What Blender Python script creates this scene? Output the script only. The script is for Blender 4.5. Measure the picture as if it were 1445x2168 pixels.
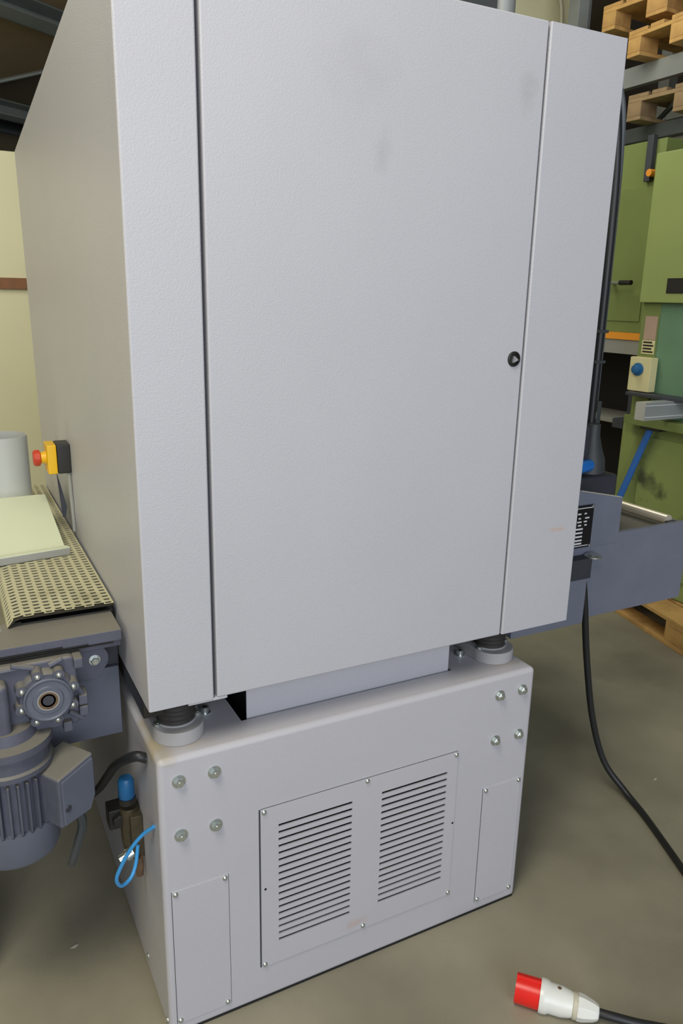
import bpy, bmesh, math, random
from mathutils import Vector, Matrix
random.seed(7)
PI = math.pi
scn = bpy.context.scene
for o in list(bpy.data.objects):
    bpy.data.objects.remove(o)
COL = scn.collection

# ------------------------------------------------------------------ camera
cd = bpy.data.cameras.new('camera')
cam = bpy.data.objects.new('camera', cd)
COL.objects.link(cam)
cd.sensor_fit = 'VERTICAL'
cd.sensor_height = 36.0
cd.sensor_width = 24.0
cd.lens = 1627.83 / 2168 * 36.0
cd.clip_start = 0.02
R = ((0.88925, -0.10679, 0.44478), (-0.45698, -0.24849, 0.85407), (0.01931, -0.96273, -0.26978))
rot = Matrix(((R[0][0], -R[0][1], -R[0][2]), (R[1][0], -R[1][1], -R[1][2]), (R[2][0], -R[2][1], -R[2][2])))
cam.matrix_world = Matrix.Translation((-1.261, -1.345, 1.6)) @ rot.to_4x4()
scn.camera = cam

# ------------------------------------------------------------------ world, lamps, exposure
w = bpy.data.worlds.new('daylight')
scn.world = w
w.use_nodes = True
bg = w.node_tree.nodes['Background']
bg.inputs[0].default_value = (0.80, 0.88, 1.0, 1)
bg.inputs[1].default_value = 0.22


def area(name, loc, target, sx, sy, power, col):
    l = bpy.data.lights.new(name, 'AREA')
    l.shape = 'RECTANGLE'
    l.size, l.size_y = sx, sy
    l.energy = power
    l.color = col
    o = bpy.data.objects.new(name, l)
    COL.objects.link(o)
    o.location = loc
    o.rotation_euler = (Vector(target) - Vector(loc)).to_track_quat('-Z', 'Y').to_euler()
    return o


area('door_daylight', (-1.6, -6.5, 2.0), (-0.6, 0, 1.1), 4.5, 3.0, 285, (0.87, 0.91, 1.0))
area('gable_window', (-1.2, -6.0, 4.5), (-0.5, 0, 1.5), 4.0, 1.1, 80, (0.72, 0.82, 1.0))
area('skylight', (-2.0, -1.2, 3.85), (-0.6, 0.3, 0.2), 0.9, 1.8, 112, (1.0, 0.95, 0.83))
area('rear_fill', (-2.2, 2.9, 2.95), (-1.6, 3.6, 1.2), 1.6, 0.6, 26, (1.0, 0.97, 0.86))  # added lamp, brightens the cream partition at the rear
area('left_fill', (-5.6, 1.4, 2.3), (-1.0, 0.8, 1.3), 2.6, 1.6, 50, (1.0, 0.90, 0.58))  # added warm fill in place of bounce onto the cabinet's left side
area('right_fill', (0.9, 2.1, 3.65), (2.0, 2.0, 1.2), 1.0, 1.6, 40, (1.0, 0.98, 0.88))  # added lamp to brighten the green machines on the right

scn.view_settings.view_transform = 'Standard'
scn.view_settings.look = 'None'
scn.view_settings.exposure = -0.38
scn.view_settings.gamma = 1.0
scn.view_settings.use_curve_mapping = False


# ------------------------------------------------------------------ materials
def lin(c):
    return tuple(((v / 255) / 12.92 if v / 255 <= 0.04045 else ((v / 255 + 0.055) / 1.055) ** 2.4) for v in c) + (1,)


def mat(name, rgb, rough=0.5, metal=0.0, var=0.08, vscale=6.0, bump=0.0, bscale=200.0, second=None, sscale=2.0, spec=0.5,
        lo=0.45, hi=0.7, dust=None, dustamt=0.8):
    m = bpy.data.materials.new(name)
    m.use_nodes = True
    nt = m.node_tree
    b = nt.nodes['Principled BSDF']
    b.inputs['Roughness'].default_value = rough
    b.inputs['Metallic'].default_value = metal
    b.inputs['Specular IOR Level'].default_value = spec
    tc = nt.nodes.new('ShaderNodeTexCoord')
    col = lin(rgb)
    n = nt.nodes.new('ShaderNodeTexNoise')
    n.inputs['Scale'].default_value = vscale
    n.inputs['Detail'].default_value = 5
    nt.links.new(tc.outputs['Object'], n.inputs['Vector'])
    r = nt.nodes.new('ShaderNodeValToRGB')
    r.color_ramp.elements[0].position = 0.3
    r.color_ramp.elements[1].position = 0.7
    r.color_ramp.elements[0].color = tuple(max(0, v * (1 - var)) for v in col[:3]) + (1,)
    r.color_ramp.elements[1].color = tuple(min(1, v * (1 + var)) for v in col[:3]) + (1,)
    nt.links.new(n.outputs['Fac'], r.inputs['Fac'])
    out = r.outputs['Color']
    if second:
        n2 = nt.nodes.new('ShaderNodeTexNoise')
        n2.inputs['Scale'].default_value = sscale
        n2.inputs['Detail'].default_value = 8
        nt.links.new(tc.outputs['Object'], n2.inputs['Vector'])
        r2 = nt.nodes.new('ShaderNodeValToRGB')
        r2.color_ramp.elements[0].position = lo
        r2.color_ramp.elements[1].position = hi
        nt.links.new(n2.outputs['Fac'], r2.inputs['Fac'])
        mx = nt.nodes.new('ShaderNodeMix')
        mx.data_type = 'RGBA'
        nt.links.new(r2.outputs['Color'], mx.inputs[0])
        nt.links.new(out, mx.inputs[6])
        mx.inputs[7].default_value = lin(second)
        out = mx.outputs[2]
    if dust:
        ge = nt.nodes.new('ShaderNodeNewGeometry')
        sp = nt.nodes.new('ShaderNodeSeparateXYZ')
        nt.links.new(ge.outputs['Normal'], sp.inputs[0])
        mr = nt.nodes.new('ShaderNodeMapRange')
        mr.inputs[1].default_value = 0.35
        mr.inputs[2].default_value = 0.95
        mr.inputs[4].default_value = dustamt
        nt.links.new(sp.outputs[2], mr.inputs[0])
        mx = nt.nodes.new('ShaderNodeMix')
        mx.data_type = 'RGBA'
        nt.links.new(mr.outputs[0], mx.inputs[0])
        nt.links.new(out, mx.inputs[6])
        mx.inputs[7].default_value = lin(dust)
        out = mx.outputs[2]
    nt.links.new(out, b.inputs['Base Color'])
    if bump:
        n3 = nt.nodes.new('ShaderNodeTexNoise')
        n3.inputs['Scale'].default_value = bscale
        n3.inputs['Detail'].default_value = 3
        nt.links.new(tc.outputs['Object'], n3.inputs['Vector'])
        bp = nt.nodes.new('ShaderNodeBump')
        bp.inputs['Strength'].default_value = bump
        bp.inputs['Distance'].default_value = 0.002
        nt.links.new(n3.outputs['Fac'], bp.inputs['Height'])
        nt.links.new(bp.outputs['Normal'], b.inputs['Normal'])
    return m


M = {}
M['grey'] = mat('light_grey_paint', (184, 184, 189), 0.40, var=0.02, vscale=3, bump=0.25, bscale=420)
M['grey_door'] = mat('door_grey_paint', (184, 184, 189), 0.40, var=0.02, vscale=3, bump=0.25, bscale=420)
M['plinth'] = mat('plinth_grey_paint', (183, 182, 187), 0.42, var=0.02, vscale=3, bump=0.2, bscale=420)
M['cast'] = mat('cast_grey', (168, 167, 168), 0.5, var=0.05, vscale=20, bump=0.2, bscale=150)
M['zinc'] = mat('zinc_steel', (205, 212, 208), 0.28, 0.9, var=0.05)
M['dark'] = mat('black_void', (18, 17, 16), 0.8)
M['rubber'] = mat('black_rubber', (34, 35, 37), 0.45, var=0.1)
M['bellows'] = mat('bellows_rubber', (58, 55, 52), 0.6, var=0.1, vscale=40)
M['slate'] = mat('slate_paint', (92, 97, 110), 0.5, var=0.06, vscale=9, bump=0.15, bscale=180)
M['slate_dusty'] = mat('dusty_slate_paint', (82, 85, 97), 0.55, var=0.1, vscale=25, bump=0.2, bscale=120,
                       dust=(130, 125, 110), dustamt=0.75)
M['slate_dark'] = mat('dark_slate_paint', (54, 57, 64), 0.55, var=0.08, vscale=14)
M['belt_base'] = mat('belt_base', (40, 37, 28), 0.8, var=0.15, vscale=40)
M['belt'] = mat('belt_rubber', (184, 180, 146), 0.7, var=0.08, vscale=14, second=(140, 136, 104), sscale=7, lo=0.55, hi=0.8)
M['cream'] = mat('cream_sheet', (206, 212, 182), 0.5, var=0.03, vscale=3, bump=0.05)
M['hood_edge'] = mat('hood_grey', (148, 148, 142), 0.5, var=0.04)
M['duct'] = mat('duct_grey', (176, 179, 174), 0.45, var=0.03)
M['yellow'] = mat('yellow_plastic', (226, 178, 18), 0.4, var=0.04)
M['red'] = mat('red_plastic', (226, 38, 30), 0.3, var=0.03)
M['estop_red'] = mat('faded_red_plastic', (190, 62, 34), 0.4, var=0.05)
M['blackp'] = mat('black_plastic', (32, 31, 28), 0.4, var=0.08)
M['whitep'] = mat('white_plastic', (226, 228, 222), 0.3, var=0.03)
M['ivory'] = mat('ivory_plastic', (196, 192, 172), 0.4, var=0.03)
M['blue'] = mat('blue_plastic', (28, 122, 214), 0.32, var=0.04)
M['bluehose'] = mat('blue_hose', (60, 150, 214), 0.25, var=0.04)
M['blueknob'] = mat('blue_knob', (28, 92, 140), 0.4, var=0.05)
M['brass'] = mat('dirty_brass', (80, 72, 56), 0.45, 0.4, var=0.2, vscale=40)
M['rust'] = mat('rusty_bore', (112, 90, 68), 0.6, 0.3, var=0.25, vscale=60)
M['floor'] = mat('concrete_floor', (146, 141, 121), 0.72, var=0.10, vscale=3.5, bump=0.2, bscale=90,
                 second=(118, 113, 97), sscale=2.2, lo=0.45, hi=0.75)
M['wall_cream'] = mat('cream_wall', (214, 210, 172), 0.7, var=0.03, vscale=1.5)
M['wood_trim'] = mat('brown_wood', (128, 84, 48), 0.6, var=0.12, vscale=12)
M['roof'] = mat('roof_boards', (126, 112, 84), 0.8, var=0.2, vscale=2)
M['roof_dark'] = mat('roof_felt', (84, 74, 60), 0.85, var=0.15, vscale=2)
M['beam'] = mat('steel_beam', (104, 110, 106), 0.6, var=0.08)
M['wall_unlit'] = mat('unlit_wall_paint', (70, 62, 54), 0.85, var=0.15, vscale=1.5)  # dark brown puts the unlit interior behind the rack into the wall's colour
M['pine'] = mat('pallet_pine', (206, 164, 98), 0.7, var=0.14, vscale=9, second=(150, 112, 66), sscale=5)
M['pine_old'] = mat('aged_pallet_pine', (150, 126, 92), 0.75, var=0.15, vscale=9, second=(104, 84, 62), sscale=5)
M['rack'] = mat('rack_galvanised', (146, 150, 148), 0.5, 0.2, var=0.08, vscale=10)
M['rack_dark'] = mat('rack_dark_steel', (70, 74, 74), 0.55, 0.2, var=0.08)
M['green'] = mat('light_green_paint', (136, 150, 88), 0.5, var=0.04, vscale=5)
M['green2'] = mat('olive_green_paint', (112, 126, 70), 0.5, var=0.06, vscale=5)
M['green_base'] = mat('stained_green_paint', (132, 146, 84), 0.55, var=0.06, vscale=5, second=(70, 76, 48), sscale=6, lo=0.55, hi=0.7)
M['teal'] = mat('teal_paint', (98, 132, 104), 0.5, var=0.06, vscale=7)
M['orange'] = mat('orange_strip', (226, 148, 44), 0.5, var=0.04)
M['panel_grey'] = mat('panel_grey', (140, 140, 132), 0.6, var=0.04)
M['alu'] = mat('aluminium', (196, 198, 202), 0.35, 0.6, var=0.04)
M['pink'] = mat('pinkish_label', (166, 142, 124), 0.6, var=0.04)
M['switch_cream'] = mat('switch_cream', (206, 198, 150), 0.5, var=0.05)
M['chrome'] = mat('chrome_roller', (232, 222, 200), 0.32, 0.55, var=0.03)
M['bluerod'] = mat('blue_rod', (50, 104, 178), 0.45, var=0.05)
M['conduit'] = mat('conduit_grey', (86, 92, 98), 0.5, var=0.06)
M['slate_table'] = mat('table_slate_paint', (112, 117, 131), 0.5, var=0.06, vscale=9, bump=0.15, bscale=180)
M['flake'] = mat('pale_flake', (190, 186, 172), 0.6)
M['plate_black'] = mat('plate_black', (20, 20, 22), 0.4)
M['plate_white'] = mat('plate_white', (222, 222, 222), 0.4)


def stain(m, p, scale, rgb, amt, rough_edges=14.0):
    # a dirt mark at a fixed place on the thing, with a ragged outline
    nt = m.node_tree
    b = nt.nodes['Principled BSDF']
    src = b.inputs['Base Color'].links[0].from_socket
    ge = nt.nodes.new('ShaderNodeNewGeometry')
    mp = nt.nodes.new('ShaderNodeMapping')
    mp.vector_type = 'POINT'
    mp.inputs['Location'].default_value = [-a / c for a, c in zip(p, scale)]
    mp.inputs['Scale'].default_value = [1 / c for c in scale]
    nt.links.new(ge.outputs['Position'], mp.inputs['Vector'])
    ln = nt.nodes.new('ShaderNodeVectorMath')
    ln.operation = 'LENGTH'
    nt.links.new(mp.outputs['Vector'], ln.inputs[0])
    nz = nt.nodes.new('ShaderNodeTexNoise')
    nz.inputs['Scale'].default_value = rough_edges
    nz.inputs['Detail'].default_value = 6
    nt.links.new(ge.outputs['Position'], nz.inputs['Vector'])
    ad = nt.nodes.new('ShaderNodeMath')
    ad.operation = 'MULTIPLY_ADD'
    nt.links.new(nz.outputs['Fac'], ad.inputs[0])
    ad.inputs[1].default_value = 2.4
    nt.links.new(ln.outputs['Value'], ad.inputs[2])
    mr = nt.nodes.new('ShaderNodeMapRange')
    mr.inputs[1].default_value = 2.2
    mr.inputs[2].default_value = 1.2
    mr.inputs[3].default_value = 0.0
    mr.inputs[4].default_value = amt
    nt.links.new(ad.outputs[0], mr.inputs[0])
    mx = nt.nodes.new('ShaderNodeMix')
    mx.data_type = 'RGBA'
    nt.links.new(mr.outputs[0], mx.inputs[0])
    nt.links.new(src, mx.inputs[6])
    mx.inputs[7].default_value = lin(rgb)
    nt.links.new(mx.outputs[2], b.inputs['Base Color'])


stain(M['plinth'], (-0.945, 0.10, 0.703), (0.035, 0.13, 0.04), (168, 150, 92), 0.65)
stain(M['plinth'], (-0.07, 0.05, 0.703), (0.08, 0.02, 0.02), (176, 158, 130), 0.4)
stain(M['plinth'], (-0.89, 0.04, 0.703), (0.07, 0.02, 0.02), (176, 158, 130), 0.4)
stain(M['plinth'], (-0.495, 0.0, 0.125), (0.035, 0.02, 0.014), (186, 152, 134), 0.5, 30)
stain(M['grey'], (0.035, 0.0, 1.065), (0.03, 0.02, 0.008), (196, 160, 128), 0.6, 40)
stain(M['grey_door'], (-0.55, 0.0, 1.99), (0.10, 0.02, 0.07), (168, 167, 168), 0.25, 18)
stain(M['grey_door'], (-0.49, 0.0, 1.86), (0.025, 0.02, 0.05), (158, 157, 156), 0.3, 25)
stain(M['grey_door'], (-0.16, 0.0, 2.0), (0.025, 0.02, 0.05), (156, 154, 150), 0.35, 30)

# ------------------------------------------------------------------ mesh builder
class MB:
    def __init__(s):
        s.v, s.f = [], []

    def add(s, vs, fs):
        k = len(s.v)
        s.v += [Vector(p) for p in vs]
        s.f += [[i + k for i in f] for f in fs]
        return s

    def box(s, x0, x1, y0, y1, z0, z1, T=None):
        vs = [Vector((x, y, z)) for z in (z0, z1) for y in (y0, y1) for x in (x0, x1)]
        if T is not None:
            vs = [T @ p for p in vs]
        return s.add(vs, [(0, 2, 3, 1), (4, 5, 7, 6), (0, 1, 5, 4), (2, 6, 7, 3), (0, 4, 6, 2), (1, 3, 7, 5)])

    def lathe(s, p0, axis, prof, seg=24, up=None, a0=0.0):
        """prof: list of (distance along axis, radius); ends closed when radius>0"""
        p0, a = Vector(p0), Vector(axis).normalized()
        u = Vector(up) if up else (Vector((0, 0, 1)) if abs(a.z) < 0.9 else Vector((1, 0, 0)))
        u = (u - a * u.dot(a)).normalized()
        v = a.cross(u)
        vs, fs = [], []
        for d, r in prof:
            for i in range(seg):
                t = a0 + 2 * PI * i / seg
                vs.append(p0 + a * d + (u * math.cos(t) + v * math.sin(t)) * r)
        for k in range(len(prof) - 1):
            for i in range(seg):
                j = (i + 1) % seg
                fs.append((k * seg + i, k * seg + j, (k + 1) * seg + j, (k + 1) * seg + i))
        fs.append(tuple(range(seg))[::-1])
        n = (len(prof) - 1) * seg
        fs.append(tuple(range(n, n + seg)))
        return s.add(vs, fs)

    def cyl(s, p0, p1, r, seg=20, r1=None):
        p0, p1 = Vector(p0), Vector(p1)
        return s.lathe(p0, p1 - p0, [(0, r), ((p1 - p0).length, r if r1 is None else r1)], seg)

    def prism(s, poly, direction):
        """poly: 3D points of a planar polygon; extruded by direction"""
        n = len(poly)
        d = Vector(direction)
        vs = [Vector(p) for p in poly] + [Vector(p) + d for p in poly]
        fs = [tuple(range(n))[::-1], tuple(range(n, 2 * n))]
        fs += [(i, (i + 1) % n, n + (i + 1) % n, n + i) for i in range(n)]
        return s.add(vs, fs)

    def tube(s, pts, r, seg=12, smooth=6):
        P = [Vector(p) for p in pts]
        if smooth > 1 and len(P) > 2:
            Q = []
            E = [P[0] * 2 - P[1]] + P + [P[-1] * 2 - P[-2]]
            for i in range(1, len(E) - 2):
                a, b, c, d = E[i - 1], E[i], E[i + 1], E[i + 2]
                for k in range(smooth):
                    t = k / smooth
                    Q.append(0.5 * ((2 * b) + (c - a) * t + (2 * a - 5 * b + 4 * c - d) * t * t + (3 * b - a - 3 * c + d) * t ** 3))
            Q.append(P[-1])
            P = Q
        vs, fs = [], []
        u = None
        for i, p in enumerate(P):
            t = (P[min(i + 1, len(P) - 1)] - P[max(i - 1, 0)]).normalized()
            if u is None:
                u = t.orthogonal().normalized()
            u = (u - t * u.dot(t)).normalized()
            v = t.cross(u)
            for k in range(seg):
                a = 2 * PI * k / seg
                vs.append(p + (u * math.cos(a) + v * math.sin(a)) * r)
        for i in range(len(P) - 1):
            for k in range(seg):
                j = (k + 1) % seg
                fs.append((i * seg + k, i * seg + j, (i + 1) * seg + j, (i + 1) * seg + k))
        fs.append(tuple(range(seg))[::-1])
        fs.append(tuple(range((len(P) - 1) * seg, len(P) * seg)))
        return s.add(vs, fs)

    def build(s, name, m, parent=None, bevel=0.0, bseg=2, label=None, kind=None, sharp=35, fix=True):
        lo = Vector((min(p[i] for p in s.v) for i in range(3)))
        hi = Vector((max(p[i] for p in s.v) for i in range(3)))
        c = (lo + hi) / 2
        me = bpy.data.meshes.new(name)
        me.from_pydata([p - c for p in s.v], [], s.f)
        if fix or bevel:
            bm = bmesh.new()
            bm.from_mesh(me)
            bmesh.ops.recalc_face_normals(bm, faces=bm.faces)
            if bevel:
                es = [e for e in bm.edges if len(e.link_faces) == 2 and e.calc_face_angle(0) > math.radians(30)]
                bmesh.ops.bevel(bm, geom=es, offset=bevel, segments=bseg, affect='EDGES', profile=0.5, clamp_overlap=True)
            bm.to_mesh(me)
            bm.free()
        me.materials.append(M[m])
        me.polygons.foreach_set('use_smooth', [True] * len(me.polygons))
        me.set_sharp_from_angle(angle=math.radians(sharp))
        o = bpy.data.objects.new(name, me)
        COL.objects.link(o)
        put(o, c, parent)
        if bevel:
            wn = o.modifiers.new('face_weighted', 'WEIGHTED_NORMAL')
            wn.keep_sharp = True
            wn.weight = 100
        if label:
            o['label'] = label
        if kind:
            o['kind'] = kind
        return o


WPOS = {}


def put(o, c, parent):
    c = Vector(c)
    if parent is not None:
        o.parent = parent
        o.location = c - WPOS[parent.name]
    else:
        o.location = c
    WPOS[o.name] = c


def copy_part(o, c, parent):
    d = o.copy()
    COL.objects.link(d)
    put(d, c, parent)
    return d


def thing(name, label, cat, loc, group=None):
    o = bpy.data.objects.new(name, None)
    o.empty_display_size = 0.1
    COL.objects.link(o)
    put(o, loc, None)
    return tag(o, label, cat, group)


def tag(o, label, cat, group=None):
    o['label'] = label
    o['category'] = cat
    if group:
        o['group'] = group
    return o


def struct(o):
    o['kind'] = 'structure'
    return o


def bx(name, m, parent, x0, x1, y0, y1, z0, z1, bevel=0.002, **k):
    return MB().box(x0, x1, y0, y1, z0, z1).build(name, m, parent, bevel, **k)


# ------------------------------------------------------------------ the hall
struct(MB().box(-7, 4.6, -8, 7.6, -0.1, 0).build('floor', 'floor'))

# roof: boards on purlins, rising towards the camera, at an angle to the machine
G = Vector((0.539, -0.842, 0))
U = Vector((0.842, 0.539, 0))
P0 = Vector((-0.69, 5, 2.8))


def rp(a, b, dz=0.0):            # a along the purlin, b up the slope
    return P0 + U * a + G * b + Vector((0, 0, 0.35 * b + dz))


ceiling = struct(MB().prism([rp(-9, -4, 0.07), rp(9, -4, 0.07), rp(9, 12, 0.07), rp(-9, 12, 0.07)], (0, 0, 0.12)).build('ceiling', 'roof'))


def beam(a0, a1, b, wd, dp, m='beam'):
    t = MB()
    n = Vector((-0.35 * G.x, -0.35 * G.y, 1)).normalized()
    g = (G + Vector((0, 0, 0.35))).normalized()
    c0, c1 = rp(a0, b), rp(a1, b)
    # C-section purlin: web and two flanges
    for (u0, u1, w0, w1) in ((-wd / 2, -wd / 2 + 0.012, -dp, 0.06), (-wd / 2, wd / 2, -dp, -dp + 0.012), (-wd / 2, wd / 2, 0.05, 0.062)):
        poly = [c0 + g * u0 + n * w0, c0 + g * u1 + n * w0, c0 + g * u1 + n * w1, c0 + g * u0 + n * w1]
        t.prism(poly, c1 - c0)
    return struct(t.build('trim_1', m))


beam(-3, 4, 0.94, 0.10, 0.05)
beam(-3, 4, 0.01, 0.07, 0.05)
beam(-3, 4, -0.20, 0.05, 0.02, 'rack_dark')
beam(-3, 4, 1.9, 0.10, 0.05)
beam(-3, 4, 2.9, 0.10, 0.05)
# darker felt field beside the diagonal batten, and the batten itself
dg = MB().prism([rp(-0.30, 0.04, 0.062), rp(0.9, 0.04, 0.062), rp(0.9, 0.88, 0.062), rp(0.32, 0.88, 0.062), rp(0.02, 0.42, 0.062)], (0, 0, 0.006))
struct(dg.build('trim_2', 'roof_dark'))
struct(MB().tube([rp(0.33, 0.89, 0.05), rp(0.02, 0.42, 0.05), rp(-0.32, 0.02, 0.05)], 0.012, 6, 1).build('trim_3', 'beam'))

# cream partition with a brown rail, behind on the left
part = struct(bx('wall_back', 'wall_cream', None, -6.5, 0.2, 4.0, 4.12, 0, 2.395, 0.004))
struct(bx('baseboard_back', 'wood_trim', part, -6.5, 0.2, 3.975, 4.0, 1.605, 1.672, 0.004))
struct(bx('wall_right', 'wall_unlit', None, 4.3, 4.5, -3, 7.5, 0, 5.2, 0.0))
struct(bx('wall_left', 'wall_cream', None, -6.7, -6.5, -3, 7.5, 0, 2.6, 0.0))

# tall cream sheet-metal bay behind the machine's right shoulder
bay = thing('cream_panel', 'tall cream sheet metal panel behind the top right corner of the grey machine', 'panel', (2.95, 3.65, 0))
bx('sheet', 'wall_cream', bay, 2.2, 3.2, 3.6, 3.7, 0, 3.74, 0.004)
bx('edge_post', 'rack', bay, 3.2, 3.3, 3.58, 3.7, 0, 3.74, 0.004)
hw = MB().tube([(2.93, 3.54, 3.8), (2.945, 3.53, 3.7), (2.975, 3.52, 3.5), (3.0, 3.54, 2.8), (3.0, 3.56, 0.02)], 0.011, 8).build('hanging_wire', 'ivory')
tag(hw, 'thin pale wire hanging in front of the cream panel above the machine', 'wire')

# ------------------------------------------------------------------ the sander (one machine)
S = thing('wide_belt_sander', 'large light grey industrial sanding machine with flat rear door on a vented plinth', 'machine', (-0.48, 0.55, 0))

# plinth with a slot in its top
pl = MB().box(-0.962, 0.006, 0.0, 1.2, 0.004, 0.703).build('plinth', 'plinth', S, 0.013, 4)
cut = MB().box(-0.757, -0.199, 0.077, 0.9, 0.3, 0.9).build('cutter', 'dark')
pl.modifiers.clear()
md = pl.modifiers.new('slot', 'BOOLEAN')
md.object = cut
md.operation = 'DIFFERENCE'
md.solver = 'EXACT'
cut2 = MB().box(-0.70 - 0.012, -0.245, -0.05, 0.06, 0.15, 0.485).build('cutter', 'dark')
md2 = pl.modifiers.new('vent_hole', 'BOOLEAN')
md2.object = cut2
md2.operation = 'DIFFERENCE'
md2.solver = 'EXACT'
bpy.context.view_layer.update()
ev = pl.evaluated_get(bpy.context.evaluated_depsgraph_get())
nm = bpy.data.meshes.new_from_object(ev)
pl.modifiers.clear()
pl.data = nm
wn = pl.modifiers.new('face_weighted', 'WEIGHTED_NORMAL')
wn.keep_sharp = True
wn.weight = 100
nm.polygons.foreach_set('use_smooth', [True] * len(nm.polygons))
nm.set_sharp_from_angle(angle=math.radians(30))
for c in (cut, cut2):
    bpy.data.objects.remove(c)
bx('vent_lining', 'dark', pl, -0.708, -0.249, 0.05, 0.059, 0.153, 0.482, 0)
bx('floor_gasket', 'rubber', pl, -0.955, 0.0, 0.004, 1.19, 0.0, 0.005, 0)


# shared fasteners
def fast_mesh(name, build):
    t = MB()
    build(t)
    return t


def screw_proto(parent, c, axis=(0, -1, 0), r=0.0062, h=0.0045, name='screw'):
    t = MB().lathe(c, axis, [(-0.001, r), (h * 0.35, r), (h * 0.75, r * 0.8), (h, r * 0.35)], 14)
    t.lathe(Vector(c) + Vector(axis) * (h * 0.8), axis, [(0, r * 0.34), (h * 0.22, r * 0.34)], 6)
    return t.build(name, 'zinc', parent)


def hex_bolt(parent, c, axis=(0, -1, 0), r=0.0105, name='bolt'):
    t = MB().lathe(c, axis, [(-0.001, r * 1.35), (0.003, r * 1.35)], 20)
    t.lathe(Vector(c) + Vector(axis) * 0.003, axis, [(0, r), (0.008, r), (0.0095, r * 0.82)], 6, a0=0.3)
    t.lathe(Vector(c) + Vector(axis) * 0.0125, axis, [(0, r * 0.45), (0.0015, r * 0.4)], 12)
    return t.build(name, 'zinc', parent)


b0 = None
for (x, z) in ((-0.92, 0.649), (-0.845, 0.649), (-0.92, 0.521), (-0.845, 0.521), (-0.106, 0.650), (-0.035, 0.650), (-0.109, 0.524), (-0.0345, 0.523)):
    if b0 is None:
        b0 = hex_bolt(pl, (x, 0, z))
        off = WPOS[b0.name] - Vector((x, 0, z))
    else:
        copy_part(b0, Vector((x, 0, z)) + off, pl)

# vent cover: a sheet with two columns of eighteen slots
vx0, vx1, vz0, vz1 = -0.745, -0.223, 0.100, 0.524
cols = ((-0.703, -0.518), (-0.439, -0.253))
n_sl, sz0, sz1, sh = 18, 0.163, 0.472, 0.0070
t = MB()
ya, yb = -0.0028, 0.0012
xs = [vx0, cols[0][0], cols[0][1], cols[1][0], cols[1][1], vx1]
pitch = (sz1 - sz0) / (n_sl - 1)
for i in (0, 2, 4):
    t.box(xs[i], xs[i + 1], ya, yb, vz0, vz1)
for i in (1, 3):
    t.box(xs[i], xs[i + 1], ya, yb, vz0, sz0 - sh / 2)
    t.box(xs[i], xs[i + 1], ya, yb, sz1 + sh / 2, vz1)
    for k in range(n_sl - 1):
        t.box(xs[i], xs[i + 1], ya, yb, sz0 + k * pitch + sh / 2, sz0 + (k + 1) * pitch - sh / 2)
vc = t.build('vent_cover', 'plinth', S)
t = MB().box(vx0 - 0.0025, vx1 + 0.0015, -0.0004, 0.001, vz0 - 0.0012, vz1 + 0.0018)
s0 = None
for (x, z) in ((-0.737, 0.517), (-0.480, 0.518), (-0.229, 0.517), (-0.2275, 0.107), (-0.480, 0.108), (-0.738, 0.107)):
    c = Vector((x, ya, z))
    if s0 is None:
        s0 = screw_proto(vc, c)
        soff = WPOS[s0.name] - c
    else:
        copy_part(s0, c + soff, vc)
for (x, z) in ((-0.735, 0.315), (-0.224 - 0.003, 0.319)):
    MB().lathe((x, ya, z), (0, -1, 0), [(-0.001, 0.0035), (0.0004, 0.003)], 10).build('screw_hole', 'dark', vc)
# dark strips put the shadow of the gaps round the cover into colour
for (a, b, c, d) in ((vx0 - 0.0035, vx0 - 0.0003, vz0, vz1), (vx0, vx1, vz1 + 0.0002, vz1 + 0.0012), (vx1 + 0.0002, vx1 + 0.0012, vz0, vz1)):
    bx('shadow_gap', 'slate_dark', vc, a, b, -0.0006, 0.0006, c, d, 0)

for (x0, x1, z0, z1) in ((-0.945, -0.8205, 0.034, 0.3865), (-0.1345, -0.0125, 0.036, 0.389)):
    ap = bx('access_cover', 'plinth', S, x0, x1, -0.002, 0.001, z0, z1, 0.0006)
    for (a, b) in ((x0 - 0.0012, x0 - 0.0002), (x1 + 0.0002, x1 + 0.0012)):
        bx('shadow_gap', 'slate_dark', ap, a, b, -0.0006, 0.0006, z0, z1, 0)  # shadow gaps drawn as dark strips beside the cover
    for (x, z) in ((x0 + 0.0075, z1 - 0.007), (x1 - 0.008, z1 - 0.006), (x1 - 0.0085, z0 + 0.008), (x0 + 0.0065, z0 + 0.0095)):
        copy_part(s0, Vector((x, -0.002, z)) + soff, ap)
sb = screw_proto(pl, (-0.962, 0.196, 0.05), (-1, 0, 0), 0.007)
sb2 = screw_proto(pl, (-0.962, 0.02, 0.035), (-1, 0, 0), 0.006)

# shroud rising out of the slot
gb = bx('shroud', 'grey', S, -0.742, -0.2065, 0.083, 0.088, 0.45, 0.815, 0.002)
bx('shroud_shade', 'rubber', gb, -0.728, -0.222, 0.09, 0.86, 0.45, 0.8155, 0.002)  # dark box stands in for the shroud's shaded side
copy_part(s0, Vector((-0.735, 0.083, 0.787)) + soff, gb)
copy_part(s0, Vector((-0.2135, 0.083, 0.782)) + soff, gb)

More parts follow.
